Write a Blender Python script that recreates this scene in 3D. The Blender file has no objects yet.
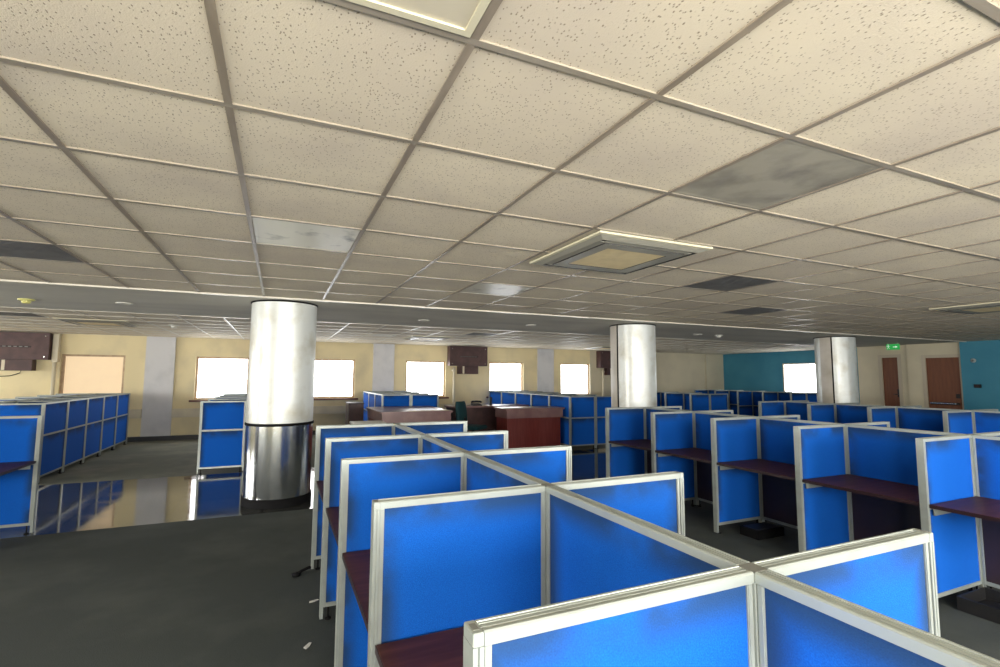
import bpy, bmesh, math, random
from mathutils import Matrix, Vector
random.seed(7)
C = bpy.context.scene.collection
S = bpy.context.scene
PI = math.pi

# ------------------------------------------------------------------ camera
EYE = 1.4385; CEIL = 2.294; F = 493.9
YAW, PITCH, ROLL = 0.4198, 0.0877, 0.0052
f = Vector((math.sin(YAW)*math.cos(PITCH), math.cos(YAW)*math.cos(PITCH), math.sin(PITCH)))
r = Vector((math.cos(YAW), -math.sin(YAW), 0)); u = r.cross(f)
r2 = r*math.cos(ROLL)+u*math.sin(ROLL); u2 = u*math.cos(ROLL)-r*math.sin(ROLL)
cd = bpy.data.cameras.new('camera'); cam = bpy.data.objects.new('camera', cd); C.objects.link(cam)
cam.matrix_world = Matrix(((r2.x, u2.x, -f.x, 0), (r2.y, u2.y, -f.y, 0), (r2.z, u2.z, -f.z, EYE), (0, 0, 0, 1)))
cd.sensor_width = 36; cd.lens = F/1000*36; cd.clip_start = 0.05
S.camera = cam

# ------------------------------------------------------------------ world, light, exposure
w = bpy.data.worlds.new('world'); S.world = w; w.use_nodes = True
w.node_tree.nodes['Background'].inputs[0].default_value = (0.95, 0.98, 1.0, 1)
w.node_tree.nodes['Background'].inputs[1].default_value = 1.0
def area(name, loc, rot, sx, sy, power, col):
    l = bpy.data.lights.new(name, 'AREA'); l.shape = 'RECTANGLE'; l.size = sx; l.size_y = sy
    l.energy = power; l.color = col
    o = bpy.data.objects.new(name, l); C.objects.link(o); o.location = loc; o.rotation_euler = rot
    return o
NEAR_Y = -2.3
# daylight through the windows behind the camera and in the left wall
for wx, pw in ((-1.9, 140), (0.7, 150), (3.3, 118), (6.5, 50), (10.0, 26)):
    area('daylight_behind', (wx, NEAR_Y+0.06, 1.35), (PI/2+0.12, 0, 0), 1.5, 1.3, pw, (1.0, 0.96, 0.88))
for wy, pw in ((1.5, 330), (7.2, 90), (11.2, 50)):
    area('daylight_left', (-8.4, wy, 1.35), (PI/2, 0, -PI/2), 1.6, 1.2, pw, (1.0, 0.97, 0.92))
# the far and right windows light the room through their own bright panes
S.view_settings.view_transform = 'Standard'; S.view_settings.look = 'None'
S.view_settings.exposure = 0.12; S.view_settings.gamma = 1.0; S.view_settings.use_curve_mapping = False

# ------------------------------------------------------------------ materials
M = {}
def mat(name, col, rough=0.5, metal=0.0, noise=None, bump=None, emit=None, spec=0.5, coat=0):
    """noise=(scale, colour2, lo, hi[, stretch]) mixes a second colour; bump=(scale, strength, distance)"""
    m = bpy.data.materials.new(name); m.use_nodes = True; N = m.node_tree.nodes; L = m.node_tree.links
    b = N['Principled BSDF']
    b.inputs['Base Color'].default_value = (*col, 1); b.inputs['Roughness'].default_value = rough
    b.inputs['Metallic'].default_value = metal; b.inputs['Specular IOR Level'].default_value = spec
    b.inputs['Coat Weight'].default_value = coat
    tc = N.new('ShaderNodeTexCoord')
    if noise:
        src = tc.outputs['Object']
        if len(noise) > 4:
            mp = N.new('ShaderNodeMapping'); mp.inputs['Scale'].default_value = noise[4]; L.new(src, mp.inputs[0]); src = mp.outputs[0]
        n = N.new('ShaderNodeTexNoise'); n.inputs['Scale'].default_value = noise[0]; n.inputs['Detail'].default_value = 6
        L.new(src, n.inputs['Vector'])
        mr = N.new('ShaderNodeMapRange'); mr.inputs[1].default_value = noise[2]; mr.inputs[2].default_value = noise[3]
        L.new(n.outputs[0], mr.inputs[0])
        mx = N.new('ShaderNodeMix'); mx.data_type = 'RGBA'; mx.inputs[6].default_value = (*col, 1); mx.inputs[7].default_value = (*noise[1], 1)
        L.new(mr.outputs[0], mx.inputs[0]); L.new(mx.outputs[2], b.inputs['Base Color'])
    if bump:
        n2 = N.new('ShaderNodeTexNoise'); n2.inputs['Scale'].default_value = bump[0]; n2.inputs['Detail'].default_value = 3
        L.new(tc.outputs['Object'], n2.inputs['Vector'])
        bp = N.new('ShaderNodeBump'); bp.inputs['Strength'].default_value = bump[1]; bp.inputs['Distance'].default_value = bump[2]
        L.new(n2.outputs[0], bp.inputs['Height']); L.new(bp.outputs[0], b.inputs['Normal'])
    if emit:
        b.inputs['Emission Color'].default_value = (*emit[0], 1); b.inputs['Emission Strength'].default_value = emit[1]
    M[name] = m
    return m
mat('aluminium', (0.33, 0.365, 0.345), 0.36, 0.3, noise=(9, (0.275, 0.30, 0.285), .45, .75))
mat('slot', (0.10, 0.11, 0.11), 0.6)
mat('cap_plate', (0.20, 0.205, 0.19), 0.5, 0.4)
mat('dark_laminate', (0.020, 0.013, 0.018), 0.45, noise=(3, (0.034, 0.018, 0.022), .4, .7))
mat('worktop', (0.055, 0.018, 0.014), 0.45, spec=0.15, noise=(4, (0.095, 0.032, 0.024), .35, .7, (1, 9, 1)), bump=(60, .1, .001))
mat('worktop_edge', (0.022, 0.010, 0.013), 0.4)
mat('black_metal', (0.012, 0.012, 0.013), 0.45)
mat('black_rubber', (0.006, 0.006, 0.007), 0.7, spec=0.15)
mat('paint_yellow', (0.80, 0.69, 0.42), 0.75, noise=(1.6, (0.62, 0.54, 0.35), .45, .75), bump=(40, .15, .002))
mat('paint_beige', (0.66, 0.60, 0.44), 0.75, noise=(1.3, (0.55, 0.50, 0.37), .4, .75))
mat('paint_teal', (0.045, 0.24, 0.36), 0.6, noise=(1.1, (0.065, 0.29, 0.41), .4, .7))
mat('paint_grey', (0.66, 0.66, 0.67), 0.6, noise=(3, (0.55, 0.555, 0.57), .45, .75))
mat('ledge', (0.70, 0.63, 0.46), 0.6, noise=(3, (0.58, 0.52, 0.39), .4, .7))
mat('skirting', (0.035, 0.037, 0.04), 0.5)
mat('window_frame', (0.52, 0.38, 0.24), 0.5, noise=(12, (0.38, 0.26, 0.16), .4, .7))
mat('sill', (0.13, 0.035, 0.02), 0.4)
mat('pipe', (0.66, 0.60, 0.45), 0.45)
mat('brown_box', (0.060, 0.028, 0.028), 0.5, noise=(6, (0.095, 0.045, 0.042), .4, .7))
mat('brown_dark', (0.022, 0.010, 0.010), 0.5)
mat('grey_slab', (0.20, 0.105, 0.105), 0.28, noise=(5, (0.26, 0.15, 0.14), .4, .7))
mat('redwood', (0.15, 0.016, 0.012), 0.4, noise=(5, (0.20, 0.028, 0.02), .4, .7, (8, 8, .6)))
mat('door_wood', (0.20, 0.072, 0.032), 0.5, noise=(4, (0.15, 0.05, 0.024), .35, .7, (6, 6, .6)))
mat('door_frame', (0.52, 0.46, 0.35), 0.5)
mat('teal_cloth', (0.004, 0.045, 0.055), 0.8)
mat('column_paint', (0.72, 0.75, 0.73), 0.36, 0.25, noise=(3.2, (0.54, 0.53, 0.45), .50, .72), bump=(9, .18, .01))
mat('column_strip', (0.60, 0.56, 0.50), 0.4, noise=(2, (0.42, 0.38, 0.30), .4, .7))
mat('band', (0.62, 0.60, 0.52), 0.95, noise=(1.2, (0.52, 0.50, 0.44), .4, .7, (.6, 2, 1)), spec=0.1)
mat('white_plastic', (0.66, 0.65, 0.58), 0.4)
mat('yellow_plastic', (0.60, 0.58, 0.20), 0.45)
mat('ac_cream', (0.62, 0.58, 0.42), 0.4)
mat('ac_grille', (0.80, 0.66, 0.38), 0.6, noise=(14, (0.70, 0.57, 0.32), .4, .7))
mat('ac_vane', (0.30, 0.29, 0.24), 0.4)
mat('ac_slot', (0.12, 0.115, 0.10), 0.6)
mat('ac_dark', (0.05, 0.05, 0.045), 0.6)
mat('dark_tile', (0.085, 0.085, 0.082), 0.6, noise=(6, (0.05, 0.05, 0.05), .4, .7))
mat('diffuser', (0.70, 0.68, 0.58), 0.32, noise=(5.5, (0.15, 0.15, 0.12), .56, .74), bump=(120, .2, .002))
mat('diffuser_warm', (0.56, 0.51, 0.39), 0.4, noise=(6, (0.22, 0.15, 0.08), .58, .68))
mat('diffuser_grey', (0.36, 0.335, 0.265), 0.4, noise=(5, (0.20, 0.185, 0.15), .45, .7), bump=(120, .2, .002))
mat('rail_white', (0.66, 0.63, 0.55), 0.35)
mat('rail_main', (0.27, 0.235, 0.18), 0.34, noise=(4, (0.35, 0.31, 0.25), .4, .7, (.6, 6, 1)))
mat('exit_green', (0.01, 0.30, 0.06), 0.4, emit=((0.02, 0.75, 0.12), 0.25))
mat('exit_white', (0.8, 0.85, 0.8), 0.4, emit=((0.8, 1, 0.8), 0.35))
mat('paper', (0.6, 0.6, 0.58), 0.8)
mat('grey_speaker', (0.35, 0.42, 0.45), 0.5)

def make_taupe():
    # taupe cross tees
    mat('rail_taupe', (0.235, 0.195, 0.145), 0.34, noise=(5, (0.32, 0.27, 0.205), .4, .7, (6, 1, 1)))
make_taupe()

def fabric():
    m = mat('fabric', (0.012, 0.135, 0.66), 0.85, spec=0.15); N = m.node_tree.nodes; L = m.node_tree.links; b = N['Principled BSDF']
    b.inputs['Sheen Weight'].default_value = 0.0
    tc = N.new('ShaderNodeTexCoord'); oi = N.new('ShaderNodeObjectInfo')
    # weave
    n = N.new('ShaderNodeTexNoise'); n.inputs['Scale'].default_value = 320; n.inputs['Detail'].default_value = 3
    L.new(tc.outputs['Object'], n.inputs['Vector'])
    mx = N.new('ShaderNodeMix'); mx.data_type = 'RGBA'
    mx.inputs[6].default_value = (0.002, 0.042, 0.29, 1); mx.inputs[7].default_value = (0.007, 0.155, 0.68, 1)
    L.new(n.outputs[0], mx.inputs[0])
    # darker towards the top and outer edge, broken up by noise; each panel has its own
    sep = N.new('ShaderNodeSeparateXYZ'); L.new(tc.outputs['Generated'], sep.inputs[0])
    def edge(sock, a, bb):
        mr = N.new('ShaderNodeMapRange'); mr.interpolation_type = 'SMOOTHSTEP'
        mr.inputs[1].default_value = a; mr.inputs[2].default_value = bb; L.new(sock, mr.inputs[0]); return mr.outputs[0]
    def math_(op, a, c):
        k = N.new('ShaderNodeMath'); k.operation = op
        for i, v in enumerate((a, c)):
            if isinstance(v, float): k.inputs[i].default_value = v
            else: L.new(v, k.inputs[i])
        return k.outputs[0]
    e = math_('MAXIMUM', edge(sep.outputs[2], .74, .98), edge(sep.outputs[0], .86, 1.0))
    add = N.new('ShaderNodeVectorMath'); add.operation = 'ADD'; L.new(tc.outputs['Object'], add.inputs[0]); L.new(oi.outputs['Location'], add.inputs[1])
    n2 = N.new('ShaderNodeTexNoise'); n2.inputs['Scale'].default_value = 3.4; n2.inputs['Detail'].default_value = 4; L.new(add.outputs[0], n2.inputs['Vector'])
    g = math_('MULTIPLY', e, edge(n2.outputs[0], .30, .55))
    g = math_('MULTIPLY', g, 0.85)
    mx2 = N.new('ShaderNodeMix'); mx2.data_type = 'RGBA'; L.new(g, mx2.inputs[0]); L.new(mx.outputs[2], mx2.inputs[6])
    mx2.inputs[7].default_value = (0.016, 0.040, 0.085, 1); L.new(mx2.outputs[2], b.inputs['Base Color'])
    bp = N.new('ShaderNodeBump'); bp.inputs['Strength'].default_value = .35; bp.inputs['Distance'].default_value = .002
    L.new(n.outputs[0], bp.inputs['Height']); L.new(bp.outputs[0], b.inputs['Normal'])
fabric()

def tile_mat():
    m = mat('ceiling_tile', (0.5, 0.45, 0.35), 0.85); N = m.node_tree.nodes; L = m.node_tree.links; b = N['Principled BSDF']
    tc = N.new('ShaderNodeTexCoord')
    mp = N.new('ShaderNodeMapping'); mp.inputs['Location'].default_value = (0.7796/.6, -2.3204/.6, 0); mp.inputs['Scale'].default_value = (1/.6, 1/.6, 1)
    L.new(tc.outputs['Object'], mp.inputs[0])
    fl = N.new('ShaderNodeVectorMath'); fl.operation = 'FLOOR'; L.new(mp.outputs[0], fl.inputs[0])
    wn = N.new('ShaderNodeTexWhiteNoise'); wn.noise_dimensions = '2D'; L.new(fl.outputs[0], wn.inputs['Vector'])
    # tile to tile tint
    a = N.new('ShaderNodeMix'); a.data_type = 'RGBA'; L.new(wn.outputs[0], a.inputs[0])
    a.inputs[6].default_value = (0.66, 0.585, 0.45, 1); a.inputs[7].default_value = (0.75, 0.67, 0.51, 1)
    # blotches
    n = N.new('ShaderNodeTexNoise'); n.inputs['Scale'].default_value = 1.7; n.inputs['Detail'].default_value = 5; L.new(tc.outputs['Object'], n.inputs['Vector'])
    mr = N.new('ShaderNodeMapRange'); mr.inputs[1].default_value = .42; mr.inputs[2].default_value = .75; L.new(n.outputs[0], mr.inputs[0])
    c = N.new('ShaderNodeMix'); c.data_type = 'RGBA'; L.new(mr.outputs[0], c.inputs[0]); L.new(a.outputs[2], c.inputs[6]); c.inputs[7].default_value = (0.58, 0.51, 0.41, 1)
    # fissures and pin holes
    n0 = N.new('ShaderNodeTexNoise'); n0.inputs['Scale'].default_value = 30; L.new(tc.outputs['Object'], n0.inputs['Vector'])
    mxv = N.new('ShaderNodeMix'); mxv.data_type = 'VECTOR'; mxv.inputs[0].default_value = 0.012
    L.new(tc.outputs['Object'], mxv.inputs[4]); L.new(n0.outputs[1], mxv.inputs[5])
    def holes(scale, st, rot, cut):
        mp2 = N.new('ShaderNodeMapping'); mp2.inputs['Scale'].default_value = st; mp2.inputs['Rotation'].default_value = (0, 0, rot); L.new(mxv.outputs[1], mp2.inputs[0])
        v = N.new('ShaderNodeTexVoronoi'); v.inputs['Scale'].default_value = scale; L.new(mp2.outputs[0], v.inputs['Vector'])
        lt = N.new('ShaderNodeMapRange'); lt.inputs[1].default_value = .10; lt.inputs[2].default_value = .24; lt.inputs[3].default_value = 1; lt.inputs[4].default_value = 0; L.new(v.outputs['Distance'], lt.inputs[0])
        sp = N.new('ShaderNodeSeparateColor'); L.new(v.outputs['Color'], sp.inputs[0])
        gt = N.new('ShaderNodeMath'); gt.operation = 'GREATER_THAN'; gt.inputs[1].default_value = cut; L.new(sp.outputs[0], gt.inputs[0])
        k = N.new('ShaderNodeMath'); k.operation = 'MULTIPLY'; L.new(lt.outputs[0], k.inputs[0]); L.new(gt.outputs[0], k.inputs[1]); return k
    h1 = holes(98, (1, .55, 1), .5, .3); h2 = holes(98, (1, .55, 1), -.9, .3)
    ml = N.new('ShaderNodeMath'); ml.operation = 'MAXIMUM'; L.new(h1.outputs[0], ml.inputs[0]); L.new(h2.outputs[0], ml.inputs[1])
    d = N.new('ShaderNodeMix'); d.data_type = 'RGBA'; L.new(ml.outputs[0], d.inputs[0]); L.new(c.outputs[2], d.inputs[6]); d.inputs[7].default_value = (0.27, 0.21, 0.14, 1)
    L.new(d.outputs[2], b.inputs['Base Color'])
    n3 = N.new('ShaderNodeTexNoise'); n3.inputs['Scale'].default_value = 260; n3.inputs['Detail'].default_value = 3; L.new(tc.outputs['Object'], n3.inputs['Vector'])
    sb = N.new('ShaderNodeMath'); sb.operation = 'SUBTRACT'; L.new(n3.outputs[0], sb.inputs[0]); L.new(ml.outputs[0], sb.inputs[1])
    bp = N.new('ShaderNodeBump'); bp.inputs['Strength'].default_value = .45; bp.inputs['Distance'].default_value = .0025
    L.new(sb.outputs[0], bp.inputs['Height']); L.new(bp.outputs[0], b.inputs['Normal'])
tile_mat()

def carpet(name, c1, c2, c3):
    m = mat(name, c1, 0.95); N = m.node_tree.nodes; L = m.node_tree.links; b = N['Principled BSDF']
    tc = N.new('ShaderNodeTexCoord')
    n = N.new('ShaderNodeTexNoise'); n.inputs['Scale'].default_value = 160; n.inputs['Detail'].default_value = 2; L.new(tc.outputs['Object'], n.inputs['Vector'])
    a = N.new('ShaderNodeMix'); a.data_type = 'RGBA'; L.new(n.outputs[0], a.inputs[0]); a.inputs[6].default_value = (*c1, 1); a.inputs[7].default_value = (*c2, 1)
    n2 = N.new('ShaderNodeTexNoise'); n2.inputs['Scale'].default_value = 1.4; n2.inputs['Detail'].default_value = 8; n2.inputs['Roughness'].default_value = .6; L.new(tc.outputs['Object'], n2.inputs['Vector'])
    mr = N.new('ShaderNodeMapRange'); mr.inputs[1].default_value = .45; mr.inputs[2].default_value = .8; L.new(n2.outputs[0], mr.inputs[0])
    c = N.new('ShaderNodeMix'); c.data_type = 'RGBA'; L.new(mr.outputs[0], c.inputs[0]); L.new(a.outputs[2], c.inputs[6]); c.inputs[7].default_value = (*c3, 1)
    L.new(c.outputs[2], b.inputs['Base Color'])
    bp = N.new('ShaderNodeBump'); bp.inputs['Strength'].default_value = .5; bp.inputs['Distance'].default_value = .004
    L.new(n.outputs[0], bp.inputs['Height']); L.new(bp.outputs[0], b.inputs['Normal'])
carpet('carpet_near', (0.014, 0.020, 0.020), (0.055, 0.068, 0.066), (0.070, 0.080, 0.074))
carpet('carpet_far_lit', (0.10, 0.11, 0.088), (0.17, 0.18, 0.145), (0.26, 0.25, 0.20))  # far carpet paler: sheen of the glancing light put into its colour

def granite():
    m = mat('granite', (0.03, 0.033, 0.035), 0.06, spec=0.75); N = m.node_tree.nodes; L = m.node_tree.links; b = N['Principled BSDF']
    tc = N.new('ShaderNodeTexCoord')
    br = N.new('ShaderNodeTexBrick'); br.offset = 0; br.inputs['Scale'].default_value = 1
    br.inputs['Brick Width'].default_value = .87; br.inputs['Row Height'].default_value = .87; br.inputs['Mortar Size'].default_value = .010
    br.inputs['Color1'].default_value = (0.045, 0.047, 0.045, 1); br.inputs['Color2'].default_value = (0.055, 0.057, 0.054, 1); br.inputs['Mortar'].default_value = (0.008, 0.008, 0.008, 1)
    mp = N.new('ShaderNodeMapping'); mp.inputs['Location'].default_value = (.1, -5.88, 0); L.new(tc.outputs['Object'], mp.inputs[0]); L.new(mp.outputs[0], br.inputs['Vector'])
    L.new(br.outputs[0], b.inputs['Base Color'])
    n = N.new('ShaderNodeTexNoise'); n.inputs['Scale'].default_value = 3; n.inputs['Detail'].default_value = 6; L.new(tc.outputs['Object'], n.inputs['Vector'])
    mr = N.new('ShaderNodeMapRange'); mr.inputs[1].default_value = .4; mr.inputs[2].default_value = .8; mr.inputs[3].default_value = .05; mr.inputs[4].default_value = .16; L.new(n.outputs[0], mr.inputs[0])
    L.new(mr.outputs[0], b.inputs['Roughness'])
granite()

def steel():
    m = mat('steel', (0.82, 0.86, 0.88), 0.16, 1.0); N = m.node_tree.nodes; L = m.node_tree.links; b = N['Principled BSDF']
    b.inputs['Anisotropic'].default_value = .5
    tc = N.new('ShaderNodeTexCoord'); mp = N.new('ShaderNodeMapping'); mp.inputs['Scale'].default_value = (5, 5, .15); L.new(tc.outputs['Object'], mp.inputs[0])
    n = N.new('ShaderNodeTexNoise'); n.inputs['Scale'].default_value = 2.2; n.inputs['Detail'].default_value = 4; L.new(mp.outputs[0], n.inputs['Vector'])
    bp = N.new('ShaderNodeBump'); bp.inputs['Strength'].default_value = .25; bp.inputs['Distance'].default_value = .02
    L.new(n.outputs[0], bp.inputs['Height']); L.new(bp.outputs[0], b.inputs['Normal'])
steel()

def pane(name, col, strength, base=(0.8, 0.8, 0.8)):
    m = bpy.data.materials.new(name); m.use_nodes = True; N = m.node_tree.nodes; L = m.node_tree.links
    b = N['Principled BSDF']; b.inputs['Base Color'].default_value = (*base, 1); b.inputs['Roughness'].default_value = .6
    b.inputs['Emission Strength'].default_value = strength
    tc = N.new('ShaderNodeTexCoord'); n = N.new('ShaderNodeTexNoise'); n.inputs['Scale'].default_value = 5; L.new(tc.outputs['Object'], n.inputs['Vector'])
    mx = N.new('ShaderNodeMix'); mx.data_type = 'RGBA'; L.new(n.outputs[0], mx.inputs[0]); mx.inputs[6].default_value = (*col, 1)
    mx.inputs[7].default_value = (col[0]*.88, col[1]*.88, col[2]*.9, 1); L.new(mx.outputs[2], b.inputs['Emission Color'])
    M[name] = m
pane('daylight_pane', (0.97, 0.99, 1), 8.0)
pane('blind_pane', (1.0, 0.76, 0.48), 0.72, (0.30, 0.22, 0.12))

# ------------------------------------------------------------------ mesh helpers
class MB:
    def __init__(s): s.bm = bmesh.new(); s.mats = []
    def mi(s, m):
        if m not in s.mats: s.mats.append(m)
        return s.mats.index(m)
    def box(s, x0, x1, y0, y1, z0, z1, m, bev=0):
        mi = s.mi(m); vs = [s.bm.verts.new((x, y, z)) for x in (x0, x1) for y in (y0, y1) for z in (z0, z1)]
        q = [(0, 1, 3, 2), (4, 6, 7, 5), (0, 4, 5, 1), (2, 3, 7, 6), (0, 2, 6, 4), (1, 5, 7, 3)]
        fs = [s.bm.faces.new([vs[i] for i in k]) for k in q]
        for f_ in fs: f_.material_index = mi
        if bev:
            es = list({e for f_ in fs for e in f_.edges})
            bmesh.ops.bevel(s.bm, geom=es, offset=bev, segments=2, affect='EDGES', material=-1)
        return s
    def prism(s, poly, axis, a, b, m, smooth=False):
        """poly in the two other axes (order y,z / x,z / x,y), extruded along axis from a to b"""
        mi = s.mi(m)
        def P(p, t): return {'x': (t, p[0], p[1]), 'y': (p[0], t, p[1]), 'z': (p[0], p[1], t)}[axis]
        A = [s.bm.verts.new(P(p, a)) for p in poly]; B = [s.bm.verts.new(P(p, b)) for p in poly]
        n = len(poly); fs = []
        for i in range(n):
            f_ = s.bm.faces.new((A[i], A[(i+1) % n], B[(i+1) % n], B[i])); f_.smooth = smooth; fs.append(f_)
        fs.append(s.bm.faces.new(A)); fs.append(s.bm.faces.new(list(reversed(B))))
        for f_ in fs: f_.material_index = mi
        return s
    def lathe(s, prof, m, seg=32, cx=0, cy=0, a0=0, a1=2*PI):
        mi = s.mi(m); full = abs(a1-a0-2*PI) < 1e-6; k = seg if full else seg+1
        rings = []
        for j in range(k):
            a = a0+(a1-a0)*j/seg
            rings.append([s.bm.verts.new((cx+r_*math.cos(a), cy+r_*math.sin(a), z)) for r_, z in prof])
        for j in range(seg):
            A = rings[j]; B = rings[(j+1) % k]
            for i in range(len(prof)-1):
                f_ = s.bm.faces.new((A[i], B[i], B[i+1], A[i+1])); f_.smooth = True; f_.material_index = mi
        return s
    def tube(s, pts, rad, m, seg=8):
        mi = s.mi(m); rings = []
        pts = [Vector(p) for p in pts]
        for i, p in enumerate(pts):
            d = (pts[min(i+1, len(pts)-1)]-pts[max(i-1, 0)]).normalized()
            a = d.orthogonal().normalized() if abs(d.z) < .9 else Vector((1, 0, 0)); a = (a-d*a.dot(d)).normalized(); b_ = d.cross(a)
            rings.append([s.bm.verts.new(p+(a*math.cos(2*PI*j/seg)+b_*math.sin(2*PI*j/seg))*rad) for j in range(seg)])
        for i in range(len(rings)-1):
            for j in range(seg):
                f_ = s.bm.faces.new((rings[i][j], rings[i][(j+1) % seg], rings[i+1][(j+1) % seg], rings[i+1][j])); f_.smooth = True; f_.material_index = mi
        for rg in (rings[0], rings[-1]):
            f_ = s.bm.faces.new(rg); f_.material_index = mi
        return s
    def build(s, name, parent=None, loc=(0, 0, 0), rz=0):
        bmesh.ops.recalc_face_normals(s.bm, faces=s.bm.faces)
        me = bpy.data.meshes.new(name); s.bm.to_mesh(me); s.bm.free()
        for m in s.mats: me.materials.append(M[m])
        o = bpy.data.objects.new(name, me); C.objects.link(o); o.location = loc; o.rotation_euler = (0, 0, rz)
        if parent: o.parent = parent
        return o
def empty(name, loc=(0, 0, 0), rz=0):
    o = bpy.data.objects.new(name, None); C.objects.link(o); o.location = loc; o.rotation_euler = (0, 0, rz); o.empty_display_size = .1
    return o
def tag(o, label, cat, group=None):
    o['label'] = label; o['category'] = cat; o['kind'] = 'thing'
    if group: o['group'] = group
    return o
def struct(o): o['kind'] = 'structure'; return o
def dup(root, loc, rz):
    def cp(o, par):
        c = o.copy(); C.objects.link(c)
        if par: c.parent = par
        for ch in [k for k in o.children]: cp(ch, c)
        return c
    c = cp(root, None); c.location = loc; c.rotation_euler = (0, 0, rz)
    return c

# ------------------------------------------------------------------ setting: floor
X0, X1, WY, RX, TY0, TY1 = -8.5, 14.8, 13.2, 14.35, 5.88, 8.45
struct(MB().box(X0, X1, NEAR_Y, TY0, -.1, 0, 'carpet_near').build('floor'))
struct(MB().box(X0, X1, TY0, TY1, -.1, 0.0, 'granite').build('floor'))
struct(MB().box(X0, X1, TY1, WY, -.1, 0, 'carpet_far_lit').build('floor'))
# ------------------------------------------------------------------ setting: ceiling
GX, GY = -0.7796, 2.3204
struct(MB().box(X0, X1, NEAR_Y, 5.90, CEIL+.004, CEIL+.1, 'ceiling_tile').build('ceiling'))
struct(MB().box(X0, X1, 5.90, 8.25, CEIL-.002, CEIL+.1, 'band').build('ceiling'))
struct(MB().box(X0, X1, 8.25, WY, CEIL+.004, CEIL+.1, 'ceiling_tile').build('ceiling'))
g = MB(); g2 = MB()
def tee(mb, along, c, a, b, m):
    h, t = .0115, .0015
    prof = [(c-h, CEIL+.009), (c-h, CEIL-t+.002), (c-h+.002, CEIL-t), (c-.004, CEIL-t), (c-.003, CEIL+.001), (c+.003, CEIL+.001), (c+.004, CEIL-t), (c+h-.002, CEIL-t), (c+h, CEIL-t+.002), (c+h, CEIL+.009)]
    prof = [(c-h, CEIL+.005), (c-h, CEIL-t), (c+h, CEIL-t), (c+h, CEIL+.005)]
    mb.prism(prof, along, a, b, m)
ys = [GY+.6*k for k in range(-7, 6)]; xs = [GX+.6*k for k in range(-12, 26)]
for y in ys: tee(g, 'x', y, X0, X1, 'rail_main')
for y in [GY+.6*k for k in range(10, 19)]: tee(g, 'x', y, X0, X1, 'rail_white')
g.box(X0, X1, 5.885, 5.925, CEIL-.012, CEIL+.005, 'rail_white'); g.box(X0, X1, 8.235, 8.262, CEIL-.008, CEIL+.005, 'rail_white')
struct(g.build('trim_1'))
for x in xs:
    if X0 < x < X1:
        # cross tees stop at every main tee
        cuts = [NEAR_Y]+[y for y in ys if y > NEAR_Y]+[5.885]
        for a, b in zip(cuts[:-1], cuts[1:]):
            if b-a > .05: tee(g2, 'y', x, a+.0118, b-.0118, 'rail_taupe')
        tee(g2, 'y', x, 8.262, WY, 'rail_white')
struct(g2.build('trim_2'))

# ------------------------------------------------------------------ setting: walls
WINS = [(-4.17, -3.07), (-1.74, -.64), (.68, 1.80), (3.12, 4.24), (5.56, 6.66), (7.95, 9.03)]
WZ0, WZ1 = .885, 1.868
wb = MB(); T = .22; RX2_ = 14.8
edges = [X0]+[v for a in WINS for v in a]+[RX2_]
for i in range(0, len(edges), 2): wb.box(edges[i], edges[i+1], WY, WY+T, 0, CEIL+.1, 'paint_yellow' if i < 12 else 'paint_beige')
for a, b in WINS:
    wb.box(a, b, WY, WY+T, 0, WZ0, 'paint_yellow'); wb.box(a, b, WY, WY+T, WZ1, CEIL+.1, 'paint_yellow')
struct(wb.build('wall_far'))
for i, (a, b) in enumerate(WINS):
    e = struct(empty(f'window_{i+1}', ((a+b)/2, WY+.1, WZ0)))
    hw = (b-a)/2; H = WZ1-WZ0
    fr = MB()
    for x0, x1, z0, z1 in ((-hw, -hw+.045, 0, H), (hw-.045, hw, 0, H), (-hw+.045, hw-.045, 0, .04), (-hw+.045, hw-.045, H-.04, H)):
        fr.box(x0, x1, -.05, .04, z0, z1, 'window_frame')
    fr.build('window_frame', e)
    MB().box(-hw+.045, hw-.045, .0, .012, .04, H-.04, 'blind_pane' if i == 0 else 'daylight_pane').build('window_pane', e)
    MB().box(-hw-.09, hw+.09, -.165, -.102, -.05, -.006, 'sill', .006).build('window_sill', e)
# grey pilasters
for i, c in enumerate((-7.45, -2.42, 2.52, 7.40)):
    p = MB().box(c-.275, c+.275, WY-.06, WY-.001, .10, CEIL-.002, 'paint_grey', .004)
    struct(p.build(f'trim_{4+i}'))
struct(MB().box(13.95, RX2_-.003, WY-.05, WY-.001, 0, CEIL-.002, 'paint_beige').build('trim_8'))
# trunking ledge under the windows and skirting
cut = [X0]+[v for c in (-7.45, -2.42, 2.52, 7.40) for v in (c-.28, c+.28)]+[13.94]
lg = MB(); sk = MB().box(X0, 13.94, WY-.075, WY-.001, 0, .098, 'skirting', .004)
for i in range(0, len(cut), 2):
    lg.box(cut[i], cut[i+1], WY-.09, WY-.001, .50, .69, 'ledge', .006)
struct(lg.build('trim_9')); struct(sk.build('baseboard_far'))
# right wall: teal with a window, a beige stretch with two doors, teal again
wr = MB(); RW0, RW1, RX2 = 9.70, 10.84, 14.80
wr.box(RX2, RX2+.2, RW1, WY+T, 0, CEIL+.1, 'paint_teal'); wr.box(RX2, RX2+.2, 8.3, RW0, 0, CEIL+.1, 'paint_teal')
wr.box(RX2, RX2+.2, RW0, RW1, 0, .95, 'paint_teal'); wr.box(RX2, RX2+.2, RW0, RW1, 1.92, CEIL+.1, 'paint_teal')
struct(wr.build('wall_right'))
e = struct(empty('window_7', (RX2+.08, (RW0+RW1)/2, .95)))
fr = MB(); hw = (RW1-RW0)/2
for y0, y1, z0, z1 in ((-hw, -hw+.04, 0, .97), (hw-.04, hw, 0, .97), (-hw+.04, hw-.04, 0, .04), (-hw+.04, hw-.04, .93, .97)): fr.box(-.075, .03, y0, y1, z0, z1, 'door_frame')
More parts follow.
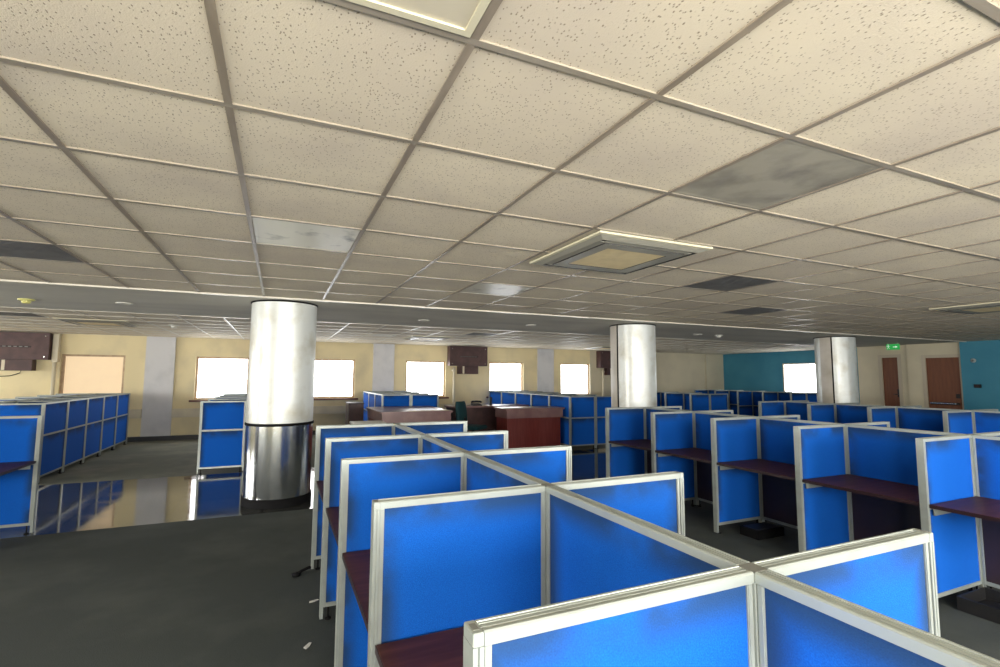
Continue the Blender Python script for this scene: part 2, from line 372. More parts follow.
fr.build('window_frame', e); MB().box(0, .012, -hw+.04, hw-.04, .04, .93, 'daylight_pane').build('window_pane', e)
wr2 = MB()
D1, D2 = (7.34, 7.72), (6.07, 6.74)      # door openings on y
for a, b in ((7.12, D1[0]), (D1[1], 8.3)): wr2.box(RX, RX+.2, a, b, 0, CEIL+.1, 'paint_beige')
wr2.box(RX, RX+.2, *D1, 2.0, CEIL+.1, 'paint_beige')
struct(wr2.build('wall_right'))
wr3 = MB()
for a, b in ((D2[1], 7.12), (6.02, D2[0])): wr3.box(RX-.05, RX+.2, a, b, 0, CEIL+.1, 'paint_beige')
wr3.box(RX-.05, RX+.2, *D2, 1.96, CEIL+.1, 'paint_beige')
struct(wr3.build('wall_right'))
struct(MB().box(RX-.14, RX+.2, NEAR_Y, 6.02, 0, CEIL+.1, 'paint_teal').build('wall_right'))
def door(n, y0, y1, h, x, bar):
    e = struct(empty(f'door_{n}', (x, (y0+y1)/2, 0))); w2 = (y1-y0)/2
    fr = MB()
    for a, b, z0, z1 in ((-w2-.07, -w2+.01, 0, h+.06), (w2-.01, w2+.07, 0, h+.06), (-w2+.01, w2-.01, h-.015, h+.06)): fr.box(-.02, -.001, a, b, z0, z1, 'door_frame', .003)
    fr.build('door_frame', e)
    MB().box(.03, .07, -w2+.002, w2-.002, .005, h-.002, 'door_wood', .003).build('door_leaf', e)
    hd = MB()
    if bar:
        hd.box(-.03, .028, -w2+.06, w2-.06, .84, .90, 'black_metal', .006); hd.box(-.05, -.032, -w2+.1, w2-.06, .865, .885, 'steel', .004)
        hd.box(0, .028, -w2+.05, -w2+.12, 1.0, 1.1, 'black_metal', .004)
        hd.build('panic_bar', e)
    else:
        hd.box(.0, .028, -w2+.02, -w2+.06, .98, 1.18, 'black_metal', .004); hd.tube([(.0, -w2+.04, 1.05), (-.03, -w2+.04, 1.05), (-.03, -w2+.13, 1.05)], .009, 'black_metal'); hd.build('door_handle', e)
door(1, *D1, 2.0, RX, False); door(2, *D2, 1.96, RX-.05, True)
# walls outside the picture: near wall and left wall with their windows open to daylight
nw = MB(); NW = [(-2.7, -1.1), (-.1, 1.5), (2.5, 4.1), (5.7, 7.3), (9.2, 10.8)]
ed = [X0]+[v for a in NW for v in a]+[X1]
for i in range(0, len(ed), 2): nw.box(ed[i], ed[i+1], NEAR_Y-.2, NEAR_Y, 0, CEIL+.1, 'paint_yellow')
for a, b in NW: nw.box(a, b, NEAR_Y-.2, NEAR_Y, 0, .65, 'paint_yellow'); nw.box(a, b, NEAR_Y-.2, NEAR_Y, 2.05, CEIL+.1, 'paint_yellow')
struct(nw.build('wall_near'))
lw = MB(); LW = [(.7, 2.3), (6.4, 8.0), (10.4, 12.0)]
ed = [NEAR_Y-.2]+[v for a in LW for v in a]+[WY+T]
for i in range(0, len(ed), 2): lw.box(X0-.2, X0, ed[i], ed[i+1], 0, CEIL+.1, 'paint_yellow')
for a, b in LW: lw.box(X0-.2, X0, a, b, 0, .7, 'paint_yellow'); lw.box(X0-.2, X0, a, b, 2.0, CEIL+.1, 'paint_yellow')
struct(lw.build('wall_left'))
n = 8
for a, b in NW:
    e = struct(empty(f'window_{n}', ((a+b)/2, NEAR_Y-.1, .65))); n += 1; hw = (b-a)/2
    fr = MB()
    for x0, x1, z0, z1 in ((-hw, -hw+.045, 0, 1.4), (hw-.045, hw, 0, 1.4), (-hw+.045, hw-.045, 0, .04), (-hw+.045, hw-.045, 1.36, 1.4)): fr.box(x0, x1, -.04, .05, z0, z1, 'window_frame')
    fr.build('window_frame', e); MB().box(-hw+.045, hw-.045, 0, .012, .04, 1.36, 'daylight_pane').build('window_pane', e)
for a, b in LW:
    e = struct(empty(f'window_{n}', (X0-.1, (a+b)/2, .7))); n += 1; hw = (b-a)/2
    fr = MB()
    for x0, x1, z0, z1 in ((-hw, -hw+.045, 0, 1.3), (hw-.045, hw, 0, 1.3), (-hw+.045, hw-.045, 0, .04), (-hw+.045, hw-.045, 1.26, 1.3)): fr.box(-.04, .05, x0, x1, z0, z1, 'window_frame')
    fr.build('window_frame', e); MB().box(0, .012, -hw+.045, hw-.045, .04, 1.26, 'daylight_pane').build('window_pane', e)

# ------------------------------------------------------------------ columns
def column(cx, cy, label, seam=None):
    t = tag(empty('round_column', (cx, cy, 0)), label, 'column', 'round columns along the tiled aisle'); R = .365
    MB().lathe([(R+.008, 0), (R+.008, .088), (R, .092)], 'black_rubber', 48).build('plinth', t)
    MB().lathe([(R-.004, .09), (R-.004, .885)], 'steel', 64).build('steel_sleeve', t)
    MB().lathe([(R-.01, .875), (R+.006, .88), (R+.006, .905), (R-.01, .91)], 'black_rubber', 48).build('black_band', t)
    up = MB().lathe([(R-.006, .90), (R-.006, CEIL-.02)], 'column_paint', 64); up.build('painted_shaft', t)
    MB().lathe([(R-.02, CEIL-.022), (R+.004, CEIL-.02), (R+.004, CEIL-.004)], 'black_rubber', 48).build('top_ring', t)
    if seam is not None:
        # open joint between two cladding sheets
        MB().lathe([(R-.003, .905), (R-.003, CEIL-.022)], 'black_rubber', 3, a0=seam-.035, a1=seam+.035).build('cladding_joint', t)
        MB().lathe([(R, .905), (R, CEIL-.022)], 'column_strip', 8, a0=seam-.62, a1=seam-.035).build('cladding_sheet', t)
    return t
column(.04, 6.40, 'round column of white cladding over a polished steel sleeve, the nearest one')
def ang(cx, cy, frac):   # bearing on the column of the point that shows at this fraction of its width from the left
    d = math.atan2(-cy, -cx); return d-math.asin(1-2*frac)
column(5.29, 6.50, 'middle round column, a narrow strip and dark joint at its left edge', ang(5.29, 6.50, .17))
column(10.50, 6.50, 'round column farthest right, dark vertical joint a third of the way across', ang(10.50, 6.50, .42))

# ------------------------------------------------------------------ partitions
PH, PT2 = 1.06, .021         # height and half thickness
A_ = .61; PIT = .83
def rail_profile(z):         # top cap seen in section: two lips and a shallow channel
    t = PT2
    return [(-t, z-.021), (-t, z-.003), (-t+.003, z), (-t+.008, z), (-t+.0085, z-.0015), (-.007, z-.0015), (-.0065, z-.0028), (-.0045, z-.0028), (-.004, z-.0015), (.004, z-.0015), (.0045, z-.0028), (.0065, z-.0028), (.007, z-.0015), (t-.0085, z-.0015), (t-.008, z), (t-.003, z), (t, z-.003), (t, z-.021)]
def post_profile(cx, hw=.011):
    t = PT2; g_ = .0015
    return [(cx-hw, -t), (cx-g_, -t), (cx-g_, -t+.004), (cx+g_, -t+.004), (cx+g_, -t), (cx+hw, -t), (cx+hw, t), (cx+g_, t), (cx+g_, t-.004), (cx-g_, t-.004), (cx-g_, t), (cx-hw, t)]
def make_panel(name, x0, x1, end_post, lower):
    """panel standing along +x from x0 to x1"""
    t = empty(name)
    xe = x1
    if end_post:
        MB().prism(post_profile(x1-.009, .009), 'z', .012, PH-.0212, 'aluminium').build('end_post', t)
        MB().box(x1-.018, x1, -PT2, PT2, PH-.021, PH-.0006, 'aluminium', .0012).box(x1-.014, x1-.004, -.010, .010, PH-.0006, PH-.0002, 'cap_plate').build('end_cap', t)
        xe = x1-.0184
    MB().prism(rail_profile(PH), 'x', x0, xe, 'aluminium').build('top_rail', t)
    for a, b in ((x0, x0+.014), (xe-.014, xe)): MB().box(a, b, -.018, .018, .075, PH-.0212, 'aluminium', .002).build('stile', t)
    MB().box(x0+.0141, xe-.0141, -.017, .017, .615, .64, 'aluminium', .002).build('mid_rail', t)
    MB().box(x0+.0141, xe-.0141, -.017, .017, .075, .10, 'aluminium', .002).build('bottom_rail', t)
    a, b = x0+.0143, xe-.0143
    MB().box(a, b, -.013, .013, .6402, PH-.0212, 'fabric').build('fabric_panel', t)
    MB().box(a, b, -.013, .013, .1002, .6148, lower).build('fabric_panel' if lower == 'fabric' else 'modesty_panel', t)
    for fx in (x0+.03, xe-.03):
        MB().lathe([(.0005, 0), (.018, 0), (.018, .008), (.006, .012), (.006, .075)], 'black_rubber', 12, fx, 0).build('levelling_foot', t)
    return t
arm0 = make_panel('cubicle_panel', PT2+.001, A_, True, 'fabric'); arm_used = [False]
spine0 = make_panel('cubicle_panel', PT2+.001, PIT-PT2-.001, False, 'dark_laminate'); spine_used = [False]
side0 = make_panel('cubicle_panel', PT2+.001, PIT-PT2-.001, False, 'fabric'); side_used = [False]
def use(proto, used, loc, rz):
    if not used[0]: used[0] = True; proto.location = loc; proto.rotation_euler = (0, 0, rz); return proto
    return dup(proto, loc, rz)
post0 = empty('connector_post')
pp = [(-.021, -.021), (-.006, -.021), (-.006, -.016), (.006, -.016), (.006, -.021), (.021, -.021), (.021, -.006), (.016, -.006), (.016, .006), (.021, .006), (.021, .021), (.006, .021), (.006, .016), (-.006, .016), (-.006, .021), (-.021, .021), (-.021, .006), (-.016, .006), (-.016, -.006), (-.021, -.006)]
MB().prism(pp, 'z', .012, PH-.004, 'aluminium').build('post_shaft', post0)
MB().box(-.0205, .0205, -.0205, .0205, PH-.004, PH-.001, 'cap_plate', .001).build('post_cap', post0)
MB().lathe([(.0005, 0), (.018, 0), (.018, .008), (.012, .012)], 'black_rubber', 12).build('levelling_foot', post0)
post_used = [False]
desk0 = empty('worktop')       # hangs between two wing panels, fixed to the spine; local x out from spine, y along
dw = PIT-2*PT2-.006
MB().box(PT2+.004, A_-.015, -dw/2, dw/2, .629, .652, 'worktop', .002).build('board', desk0)
MB().box(A_-.0148, A_-.013, -dw/2, dw/2, .630, .651, 'worktop_edge').build('edge_band', desk0)
for s_ in (-1, 1):
    yy = s_*(dw/2-.012)
    MB().box(PT2+.01, A_-.05, yy-.01, yy+.01, .612, .6285, 'aluminium').box(PT2+.01, A_-.05, yy+s_*.006-.003, yy+s_*.006+.003, .58, .612, 'aluminium').build('bracket', desk0)
MB().box(.36, .38, -dw/2+.03, dw/2-.03, .610, .6285, 'aluminium').build('support_bar', desk0)
desk_used = [False]

ORD = ['nearest', 'second', 'third', 'fourth', 'fifth', 'sixth', 'seventh', 'eighth']
def o_(i): return ORD[i]+('' if i == 0 else ' nearest')
def row(x, ys, where, left=True, right=True, spine=True, lower_dark=True, side=None, extra_front=False, desks='', grp=None):
    """x spine line, ys crossings from near to far; where = phrase that singles the row out"""
    for i, y in enumerate(ys):
        if spine: tag(use(post0, post_used, (x, y, 0), 0), f'aluminium connector post, {o_(i)} crossing of {where}', 'post', 'posts of '+grp)
        if left:
            tag(use(arm0, arm_used, (x, y, 0), PI), f'blue partition wing, {o_(i)} on the left of {where}', 'partition', 'wings of '+grp)
        if right:
            tag(use(arm0, arm_used, (x, y, 0), 0), f'blue partition wing, {o_(i)} on the right of {where}', 'partition', 'wings of '+grp)
    pr_, us = (spine0, spine_used) if lower_dark else (side0, side_used)
    segs = [(ys[0]-PIT, 'blue centre panel before the nearest crossing of ')] if extra_front else []
    for i, y in enumerate(ys[:-1]): segs.append((y, f'blue centre panel, {o_(i)} between wings of '))
    if spine:
        for y, s_ in segs: tag(use(pr_, us, (x, y, 0), PI/2), s_+where, 'partition', 'centre panels of '+grp)
    if side is not None:
        for i, y in enumerate(ys[:-1]): tag(use(side0, side_used, (side, y, 0), PI/2), f'blue outer side panel, {o_(i)} of {where}', 'partition', 'side panels of '+grp)
    for sd in desks:
        rz = PI if sd == 'L' else 0
        for i, y in enumerate(([ys[0]-PIT] if extra_front and sd == 'L' and grp == 'middle row' else [])+list(ys[:-1])):
            tag(use(desk0, desk_used, (x, y+PIT/2, 0), rz), f'dark brown worktop, {o_(i)} {"left" if sd=="L" else "right"} bay of {where}', 'worktop', 'worktops of '+grp)
rng = lambda a, n: [a+PIT*k for k in range(n)]
row(.888, rng(.735, 5), 'the foreground cubicle row', extra_front=True, desks='LR', grp='foreground row')
row(4.372, rng(1.835, 5), 'the middle cubicle row', extra_front=True, desks='L', grp='middle row')
row(7.86, rng(3.26, 4), 'the cubicle row before the last column', extra_front=True, grp='right row')
row(-.42, rng(8.5, 5), 'the row behind the nearest column', lower_dark=False, grp='row behind the nearest column')
row(-3.44, rng(8.56, 6), 'the row along the far left', lower_dark=False, side=-2.852, grp='far left row')
row(2.58, rng(10.4, 4), 'the group behind the left counter', lower_dark=False, side=1.992, grp='group behind the left counter')
row(5.93, rng(8.5, 6), 'the row left of the middle column', lower_dark=False, side=5.342, grp='row left of the middle column')
row(9.48, rng(8.87, 4), 'the far row past the middle column', lower_dark=False, grp='far row right of the middle column')
row(12.95, rng(8.84, 5), 'the farthest row by the teal wall', lower_dark=False, grp='farthest row')
# front left piece of a row, cut by the picture's edge
tag(use(post0, post_used, (-2.59, 5.96, 0), 0), 'aluminium post at the far end of the row cut by the left edge', 'post')
tag(use(arm0, arm_used, (-2.59, 5.96, 0), 0), 'large blue partition wing at the left edge beside the tiled aisle', 'partition')
tag(use(spine0, spine_used, (-2.59, 5.96-PIT, 0), PI/2), 'blue centre panel at the left edge beside the tiled aisle', 'partition')
tag(use(desk0, desk_used, (-2.59, 5.96-PIT/2, 0), 0), 'dark worktop at the left edge of the picture', 'worktop')

# ------------------------------------------------------------------ counters and desk things
def counter(x0, x1, y0, y1, h, label, bx=.06):
    t = tag(empty('counter_desk', ((x0+x1)/2, (y0+y1)/2, 0)), label, 'counter', 'counters at the back')
    W, D = (x1-x0)/2, (y1-y0)/2
    MB().box(-W, W, -D, D, h-.035, h, 'grey_slab', .006).build('counter_top', t)
    MB().box(-W+.03, W-.03, -D+.02, D-.02, h-.19, h-.0352, 'grey_slab', .002).build('fascia', t)
    b = MB().box(-W+bx, W-bx, -D+.07, D-.02, .06, h-.1902, 'redwood', .003)
    b.build('body', t)
    MB().box(-W+bx+.04, W-bx-.04, -D+.12, D-.06, 0, .06, 'black_metal').build('plinth', t)
    return t
counter(3.98, 5.28, 8.62, 9.22, .835, 'red-brown counter with a grey-mauve top in front of the cubicles')
counter(1.60, 2.88, 8.50, 10.05, .835, 'counter with mauve top and highlighted edge just behind the foreground cubicle row')
# pale strips standing in for the highlights on the counter tops
tag(MB().box(-.36, .36, -.05, .05, 0, .006, 'ledge').build('highlight_strip', loc=(2.45, 8.57, .8355)), 'painted highlight strip along the edge of the left counter', 'strip')
tag(MB().box(-.28, .28, -.05, .05, 0, .006, 'paper').build('highlight_strip', loc=(4.18, 8.70, .8355)), 'painted highlight strip on the red-brown counter', 'strip')
t = tag(empty('back_desk', (4.35, 10.45, 0)), 'long dark mauve desk behind the chair and red-brown counter', 'desk')
MB().box(-.92, .92, -.3, .3, .765, .80, 'grey_slab', .005).build('desk_top', t)
MB().box(-.88, .88, -.24, -.2, .12, .765, 'brown_box').build('front_panel', t)
for sx in (-.86, .86): MB().box(sx-.02, sx+.02, -.198, .27, 0, .765, 'brown_dark').build('end_panel', t)
t = tag(empty('low_cabinet', (1.52, 10.9, 0)), 'dark maroon cabinet standing left of the small cubicle group', 'cabinet')
MB().box(-.17, .13, -.25, .25, .05, .86, 'brown_box', .004).build('body', t); MB().box(-.18, .14, -.26, .26, .8602, .885, 'brown_dark', .003).build('top', t)
MB().box(-.15, .11, -.22, .22, 0, .05, 'black_metal').build('plinth', t); MB().box(-.16, .12, -.262, -.2505, .08, .84, 'brown_box', .003).build('door', t)
t = tag(empty('side_table', (1.18, 8.0, 0)), 'low table with a white edge behind the foreground row', 'table')
MB().box(-.13, .36, -.35, .15, .70, .73, 'white_plastic', .004).build('table_top', t)
for a in ((-.1, -.3), (.32, -.3), (-.1, .1), (.32, .1)): MB().box(a[0]-.012, a[0]+.012, a[1]-.012, a[1]+.012, 0, .70, 'black_metal').build('leg', t)
# small things on the back desk
t = tag(empty('desk_phone', (4.05, 10.35, .801)), 'small black rounded thing on the back desk', 'telephone')
MB().prism([(-.09, 0), (.09, 0), (.09, .05), (-.09, .02)], 'x', -.1, .1, 'black_metal').build('base', t)
MB().tube([(-.12, 0, .07), (-.10, 0, .085), (0, 0, .09), (.10, 0, .085), (.12, 0, .07)], .022, 'black_metal', 10).build('handset', t)
t = tag(empty('paper_holder', (4.42, 10.4, .801)), 'narrow black upright stand on the back desk', 'stand')
MB().box(-.05, .05, -.04, .04, 0, .012, 'black_metal', .003).build('base', t); MB().box(-.03, .03, -.006, .006, .0122, .18, 'black_metal', .003).build('plate', t)

# office chair
t = tag(empty('office_chair', (3.60, 9.35, 0), .75), 'dark teal office chair between the two counters', 'chair')
bk = MB()
sec = []
for k in range(9):
    z = .50+.44*k/8; lean = .05*(k/8)**1.5; wd = .21*(1-.18*abs(k/8-.45)**2*2)
    sec.append((z, lean, wd))
for (z, l, wd), (z2, l2, wd2) in zip(sec[:-1], sec[1:]):
    pass
bmv = bk.bm; mi = bk.mi('teal_cloth'); rings = []
for z, l, wd in sec:
    ring = []
    for j in range(20):
        a = 2*PI*j/20; ex = abs(math.cos(a))**.5*math.copysign(1, math.cos(a)); ey = abs(math.sin(a))**.6*math.copysign(1, math.sin(a))
        k = 1 if 0 < sec.index((z, l, wd)) < 8 else .86
        ring.append(bmv.verts.new((ex*wd*k, .22+l+ey*.035*k+.04*(ex*ex), z)))
    rings.append(ring)
for A, B in zip(rings[:-1], rings[1:]):
    for j in range(20):
        f_ = bmv.faces.new((A[j], A[(j+1) % 20], B[(j+1) % 20], B[j])); f_.smooth = True; f_.material_index = mi
for R_ in (rings[0], rings[-1]): bmv.faces.new(R_).material_index = mi
bk.build('backrest', t)
MB().box(-.23, .23, -.22, .20, .40, .47, 'teal_cloth', .025).build('seat', t)
MB().box(-.03, .03, .18, .21, .36, .62, 'black_metal', .004).build('back_bar', t)
MB().lathe([(0, .40), (.03, .40), (.03, .25), (.045, .25), (.045, .10), (0, .10)], 'black_metal', 16).build('gas_lift', t)
for k in range(5):
    a = 2*PI*k/5; lg_ = MB().tube([(0.03*math.cos(a), .03*math.sin(a), .11), (.26*math.cos(a), .26*math.sin(a), .07)], .016, 'black_metal')
    lg = lg_.build('leg', t)
    MB().lathe([(0, 0), (.025, .004), (.028, .028), (.02, .052), (0, .056)], 'black_rubber', 12, .26*math.cos(a), .26*math.sin(a)).build('castor', lg)

# ------------------------------------------------------------------ brown boxes on the far wall, pipes
def wall_box(cx, label):
    t = tag(empty('wall_unit', (cx, WY, 1.74)), label, 'wall box', 'brown boxes high on the window wall')
    MB().box(-.56, .56, -.24, -.003, 0, .545, 'brown_box', .006).build('housing', t)
    s_ = MB().box(-.28, .28, -.246, -.2405, .24, .275, 'brown_dark')
    for k in range(6): s_.box(-.25+.085*k, -.2+.085*k, -.2475, -.2462, .25, .265, 'cap_plate')
    s_.build('grille_slot', t)
    sc = MB()
    for x_ in (-.49, .49):
        for z_ in (.06, .48): sc.prism([(x_+.009*math.cos(a*PI/4), z_+.009*math.sin(a*PI/4)) for a in range(8)], 'y', -.244, -.2405, 'steel')
    sc.build('screw', t)
    MB().box(-.27, .30, -.20, -.003, -.225, -.002, 'brown_box', .004).build('lower_box', t)
    MB().box(-.17, -.12, -.206, -.2005, -.215, -.01, 'pipe').build('lower_slot', t)
    return t
wall_box(-4.86, 'brown wooden box high on the window wall at the left edge')
wall_box(-.02, 'brown wooden box high on the wall, hidden behind the nearest column')
wall_box(4.84, 'brown wooden box high on the wall above the teal chair')
wall_box(9.83, 'brown wooden box high on the wall beside the middle column')
def pipe(x, label, casing=False):
    t = tag(empty('wall_pipe', (x, WY-.11, .0)), label, 'pipe', 'cream wall pipes')
    MB().tube([(0, 0, .0), (0, 0, 1.70)], .035, 'pipe', 14).build('pipe_run', t)
    if casing: MB().box(-.05, .05, -.03, .0955, 1.701, 2.28, 'pipe', .004).build('pipe_casing', t)
    else: MB().box(-.05, .05, -.03, .1, 1.60, 1.63, 'pipe', .002).build('pipe_clip', t)
pipe(-4.235, 'cream pipe beside the brown box at the left edge', True)
pipe(4.45, 'cream pipe right of the fourth far window, below the brown box')
pipe(9.45, 'cream pipe right of the sixth far window beside the middle column')
cpts = [(-5.20, WY-.02, 1.50), (-5.1, WY-.02, 1.40), (-4.95, WY-.02, 1.41), (-4.80, WY-.02, 1.47), (-4.79, WY-.02, 1.514)]
tag(MB().tube(cpts, .008, 'black_rubber', 6).build('loose_cable'), 'thin loose cable hanging under the leftmost brown box', 'cable')

# ------------------------------------------------------------------ ceiling things
def tile_at(ix, iy): return GX+.6*ix+.3, GY+.6*iy+.3
def light_panel(ix, iy, label, m='diffuser', frame=False):
    cx, cy = tile_at(ix, iy)
    t = tag(empty('ceiling_light', (cx, cy, CEIL)), label, 'ceiling light', 'square ceiling light panels')
    k = .286
    MB().box(-k+.0205, k-.0205, -k+.0205, k-.0205, .0015, .006, m).build('diffuser', t)
    fr = MB()
    for a, b, c, d in ((-k, k, -k, -k+.02), (-k, k, k-.02, k), (-k, -k+.02, -k+.02, k-.02), (k-.02, k, -k+.02, k-.02)): fr.box(a, b, c, d, -.004 if frame else .001, .006, 'ac_cream' if frame else m)
    fr.build('frame', t)
light_panel(1, 1, 'dirty glossy square light panel above the nearest column')
light_panel(4, -2, 'grey smudged light panel in the ceiling, upper right', 'diffuser_grey')
light_panel(1, -3, 'cream framed light panel with a brown stain at the top edge', 'diffuser_warm', True)
light_panel(4, 3, 'small bright light panel left behind the ceiling air unit')
light_panel(7, 12, 'light panel over the far row right of the middle column')
light_panel(4, 13, 'light panel over the back of the room near the brown box')
def dark_panel(ix, iy, label):
    cx, cy = tile_at(ix, iy)
    t = tag(empty('ceiling_vent', (cx, cy, CEIL)), label, 'vent', 'dark ceiling panels')
    k = .286; m_ = MB().box(-k, k, -k, k, .003, .006, 'ac_dark'); m_.build('backing', t)
    s_ = MB()
    for q in range(14): s_.box(-k, k, -k+.01+.041*q, -k+.034+.041*q, .0, .0028, 'dark_tile')
    s_.build('slats', t)
dark_panel(7, 1, 'dark square panel in the ceiling right behind the air unit')
dark_panel(10, 3, 'dark square panel above and left of the last column')
dark_panel(-2, 3, 'dark square panel in the ceiling at the left edge')
dark_panel(-5, 11, 'dark square panel far back above the left window')
dark_panel(7, 11, 'dark square panel far back before the middle brown box')
def cassette(cx, cy, label):
    t = tag(empty('ceiling_air_unit', (cx, cy, CEIL-.0025)), label, 'air conditioner', 'square ceiling air units')
    k = .445; z = -.035
    def ring(mb, a, b, z0, z1, m):     # sloping square ring between half sizes a and b
        P = [[mb.bm.verts.new((sx*q, sy*q, zz)) for sx, sy in ((-1, -1), (1, -1), (1, 1), (-1, 1))] for q, zz in ((a, z0), (b, z1))]
        for i in range(4):
            f_ = mb.bm.faces.new((P[0][i], P[0][(i+1) % 4], P[1][(i+1) % 4], P[1][i])); f_.material_index = mb.mi(m)
    fr = MB(); ring(fr, k, k, 0, -.012, 'ac_cream'); ring(fr, k, k-.02, -.012, -.014, 'ac_cream'); ring(fr, k-.02, k-.065, -.014, z+.004, 'ac_vane')  # cream rim puts the top-lit edge highlight into the colour
    fr.build('frame', t)
    lv = MB(); ring(lv, k-.065, k-.066, z+.004, z+.016, 'ac_dark'); ring(lv, k-.066, k-.125, z+.016, z+.016, 'ac_slot'); ring(lv, k-.125, k-.126, z+.016, z+.001, 'ac_dark'); lv.build('louvre_slot', t)
    for q in range(4):
        c, s_ = [(1, 0), (0, 1), (-1, 0), (0, -1)][q]
        o = MB().box(-.335, .335, -.021, .021, -.002, .002, 'ac_vane', .001).build('louvre', t)
        o.location = (s_*-(k-.095), c*(k-.095), z+.009); o.rotation_euler = (.14, 0, [0, PI/2, PI, -PI/2][q])
    inn = MB(); ring(inn, k-.126, k-.205, z, z, 'ac_vane'); ring(inn, k-.205, k-.21, z, z+.002, 'ac_dark'); inn.build('inner_frame', t)
    gr = MB().box(-k+.21, k-.21, -k+.21, k-.21, z+.002, z+.010, 'ac_grille')
    gr.build('intake_grille', t)
cassette(2.12, 2.775, 'large square ceiling air unit with a tan centre panel')
cassette(7.62, 2.86, 'square ceiling air unit at the right edge')
cassette(-2.68, 9.90, 'square ceiling air unit far back above the first window')
cassette(2.95, 10.55, 'square ceiling air unit far back above the left counter')
cassette(8.5, 11.6, 'square ceiling air unit far back right of the middle column')
def downlight(x, y, label):
    t = tag(empty('round_downlight', (x, y, CEIL-.0025)), label, 'ceiling light', 'round lights on the plain ceiling strip')
    MB().lathe([(.085, 0), (.085, -.008), (.07, -.012), (.062, -.006)], 'white_plastic', 28).build('rim', t)
    MB().lathe([(.062, -.006), (.03, -.003), (.0005, -.002)], 'diffuser_warm', 28).build('lens', t)
downlight(-1.71, 7.15, 'round downlight left of the nearest column')
downlight(1.98, 7.28, 'round downlight between the nearest and middle columns, the left one')
downlight(3.76, 7.18, 'round downlight between the nearest and middle columns, the right one')
downlight(7.45, 7.2, 'round downlight between the middle and last columns')
def detector(x, y, m, label):
    t = tag(empty('smoke_detector', (x, y, CEIL-.0025)), label, 'smoke detector')
    MB().lathe([(.075, 0), (.075, -.012), (.06, -.02), (.0005, -.02)], m, 24).build('base', t)
    MB().lathe([(.042, -.0205), (.042, -.04), (.03, -.05), (.0005, -.05)], m, 24).build('sensor_head', t)
detector(-2.65, 7.27, 'yellow_plastic', 'yellow smoke detector on the plain ceiling strip, far left')
detector(7.98, 7.18, 'white_plastic', 'white smoke detector on the ceiling between the last two columns')
detector(-1.66, 9.9, 'white_plastic', 'small white smoke detector above the first grey pilaster')

# exit sign
t = tag(empty('exit_sign', (13.05, 6.76, CEIL-.001)), 'green lit exit sign hanging from the ceiling above the narrow door', 'sign')
t.rotation_euler = (0, 0, -PI/2+.25); t.scale = (.62, .62, .8)
MB().box(-.2, .2, -.02, .02, -.22, -.055, 'exit_green', .004).build('sign_box', t)
for x_ in (-.15, .15): MB().box(x_-.006, x_+.006, -.006, .006, -.055, -.003, 'white_plastic').build('hanger', t)
fg = MB()
yy0, yy1 = -.0225, -.0205
fg.prism([(-.135+.014*math.cos(a*PI/5), -.085+.014*math.sin(a*PI/5)) for a in range(10)], 'y', yy0, yy1, 'exit_white')
for poly in ([(-.15, -.10), (-.12, -.105), (-.125, -.15), (-.15, -.15)], [(-.15, -.148), (-.135, -.148), (-.155, -.2), (-.172, -.2)], [(-.135, -.148), (-.122, -.148), (-.095, -.185), (-.108, -.192)], [(-.122, -.105), (-.12, -.118), (-.085, -.128), (-.085, -.118)], [(-.15, -.102), (-.152, -.115), (-.185, -.135), (-.188, -.125)]):
    fg.prism(poly, 'y', yy0, yy1, 'exit_white')
fg.prism([(0, -.13), (.08, -.13), (.08, -.105), (.14, -.14), (.08, -.175), (.08, -.15), (0, -.15)], 'y', yy0, yy1, 'exit_white')
fg.build('pictogram', t)

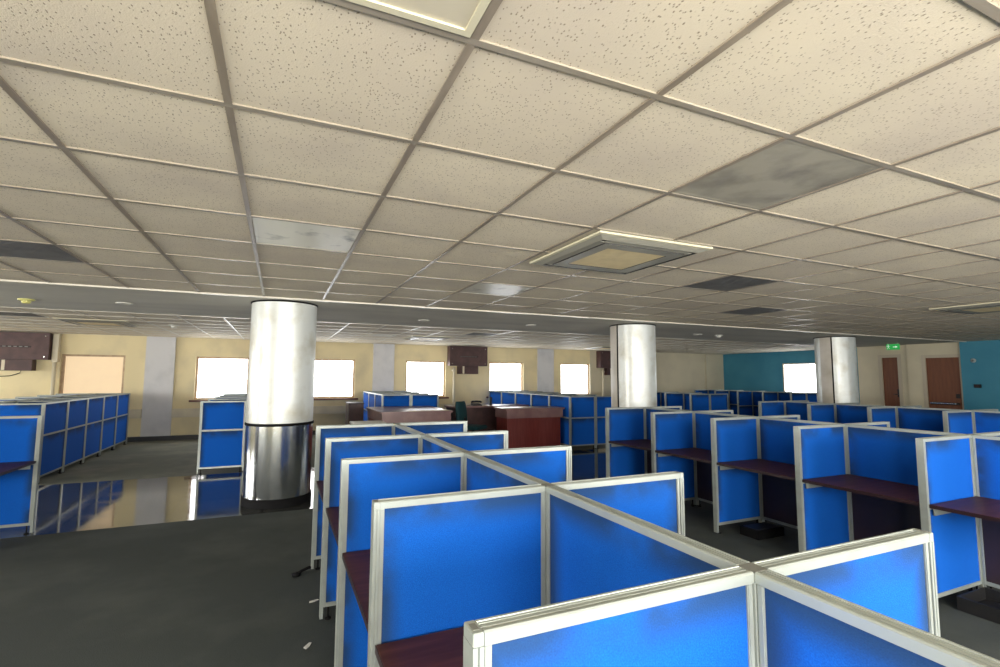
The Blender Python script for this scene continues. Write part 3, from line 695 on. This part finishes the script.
# things on the teal wall
t = tag(empty('wall_fitting', (RX-.14, 5.79, 1.86)), 'small grey round fitting high on the teal wall', 'fitting')
o = MB().lathe([(0.0005, .03), (.04, .026), (.05, .01), (.05, 0.001)], 'grey_speaker', 20).build('dome', t); o.rotation_euler = (0, -PI/2, 0)
o = MB().lathe([(0.0005, .036), (.018, .034), (.02, .031)], 'cap_plate', 16).build('lens', t); o.rotation_euler = (0, -PI/2, 0)
t = tag(empty('door_reader', (RX-.14, 5.74, 1.29)), 'small black box on the teal wall beside the wide door', 'box')
MB().box(-.05, -.001, -.06, .06, -.04, .04, 'black_metal', .006).build('case', t); MB().box(-.053, -.0505, -.035, .035, -.02, .02, 'brown_dark').build('display', t)

# ------------------------------------------------------------------ floor things
t = tag(empty('cable_tray', (4.11, 1.58, 0)), 'open black metal tray on the floor under the nearest right worktop', 'tray')
MB().box(-.16, .16, -.20, .20, .002, .012, 'black_metal').build('base', t)
MB().box(-.172, -.16, -.20, .20, .002, .085, 'black_metal', .002).build('side', t)
MB().box(.16, .172, -.20, .20, .002, .085, 'black_metal', .002).build('side', t)
MB().box(-.16, .16, .19, .20, .012, .085, 'black_metal', .002).build('back', t)
t = tag(empty('floor_box', (4.13, 3.30, 0)), 'low dark cable box on the floor under a middle row worktop', 'box')
MB().box(-.17, .17, -.1, .1, 0, .075, 'black_rubber', .004).build('case', t); MB().box(-.15, .15, -.08, .08, .0752, .08, 'black_metal').build('lid', t)
t = tag(empty('cable_clamp', (.235, 4.03, 0)), 'black clamp lying at the foot of the farthest foreground wing', 'clamp')
MB().tube([(-.06, -.05, .012), (-.02, -.02, .02), (.03, .0, .03), (.05, .03, .012)], .011, 'black_rubber').build('arm', t)
MB().lathe([(0.0005, 0), (.03, .002), (.032, .02), (.0005, .026)], 'black_rubber', 14, -.06, -.05).build('wheel', t)
for k, (x_, y_, rz) in enumerate(((.262, 3.50, .3), (.20, 2.95, 1.0))):
    tag(MB().prism([(-.03, -.008), (.0, -.012), (.034, -.004), (.03, .009), (-.02, .012)], 'z', .0, .003, 'paper').build('paper_scrap', loc=(x_, y_, .0005), rz=rz),
        ('white paper scrap on the carpet, the farther of two', 'white paper scrap on the carpet, the nearer of two')[k], 'paper scrap')
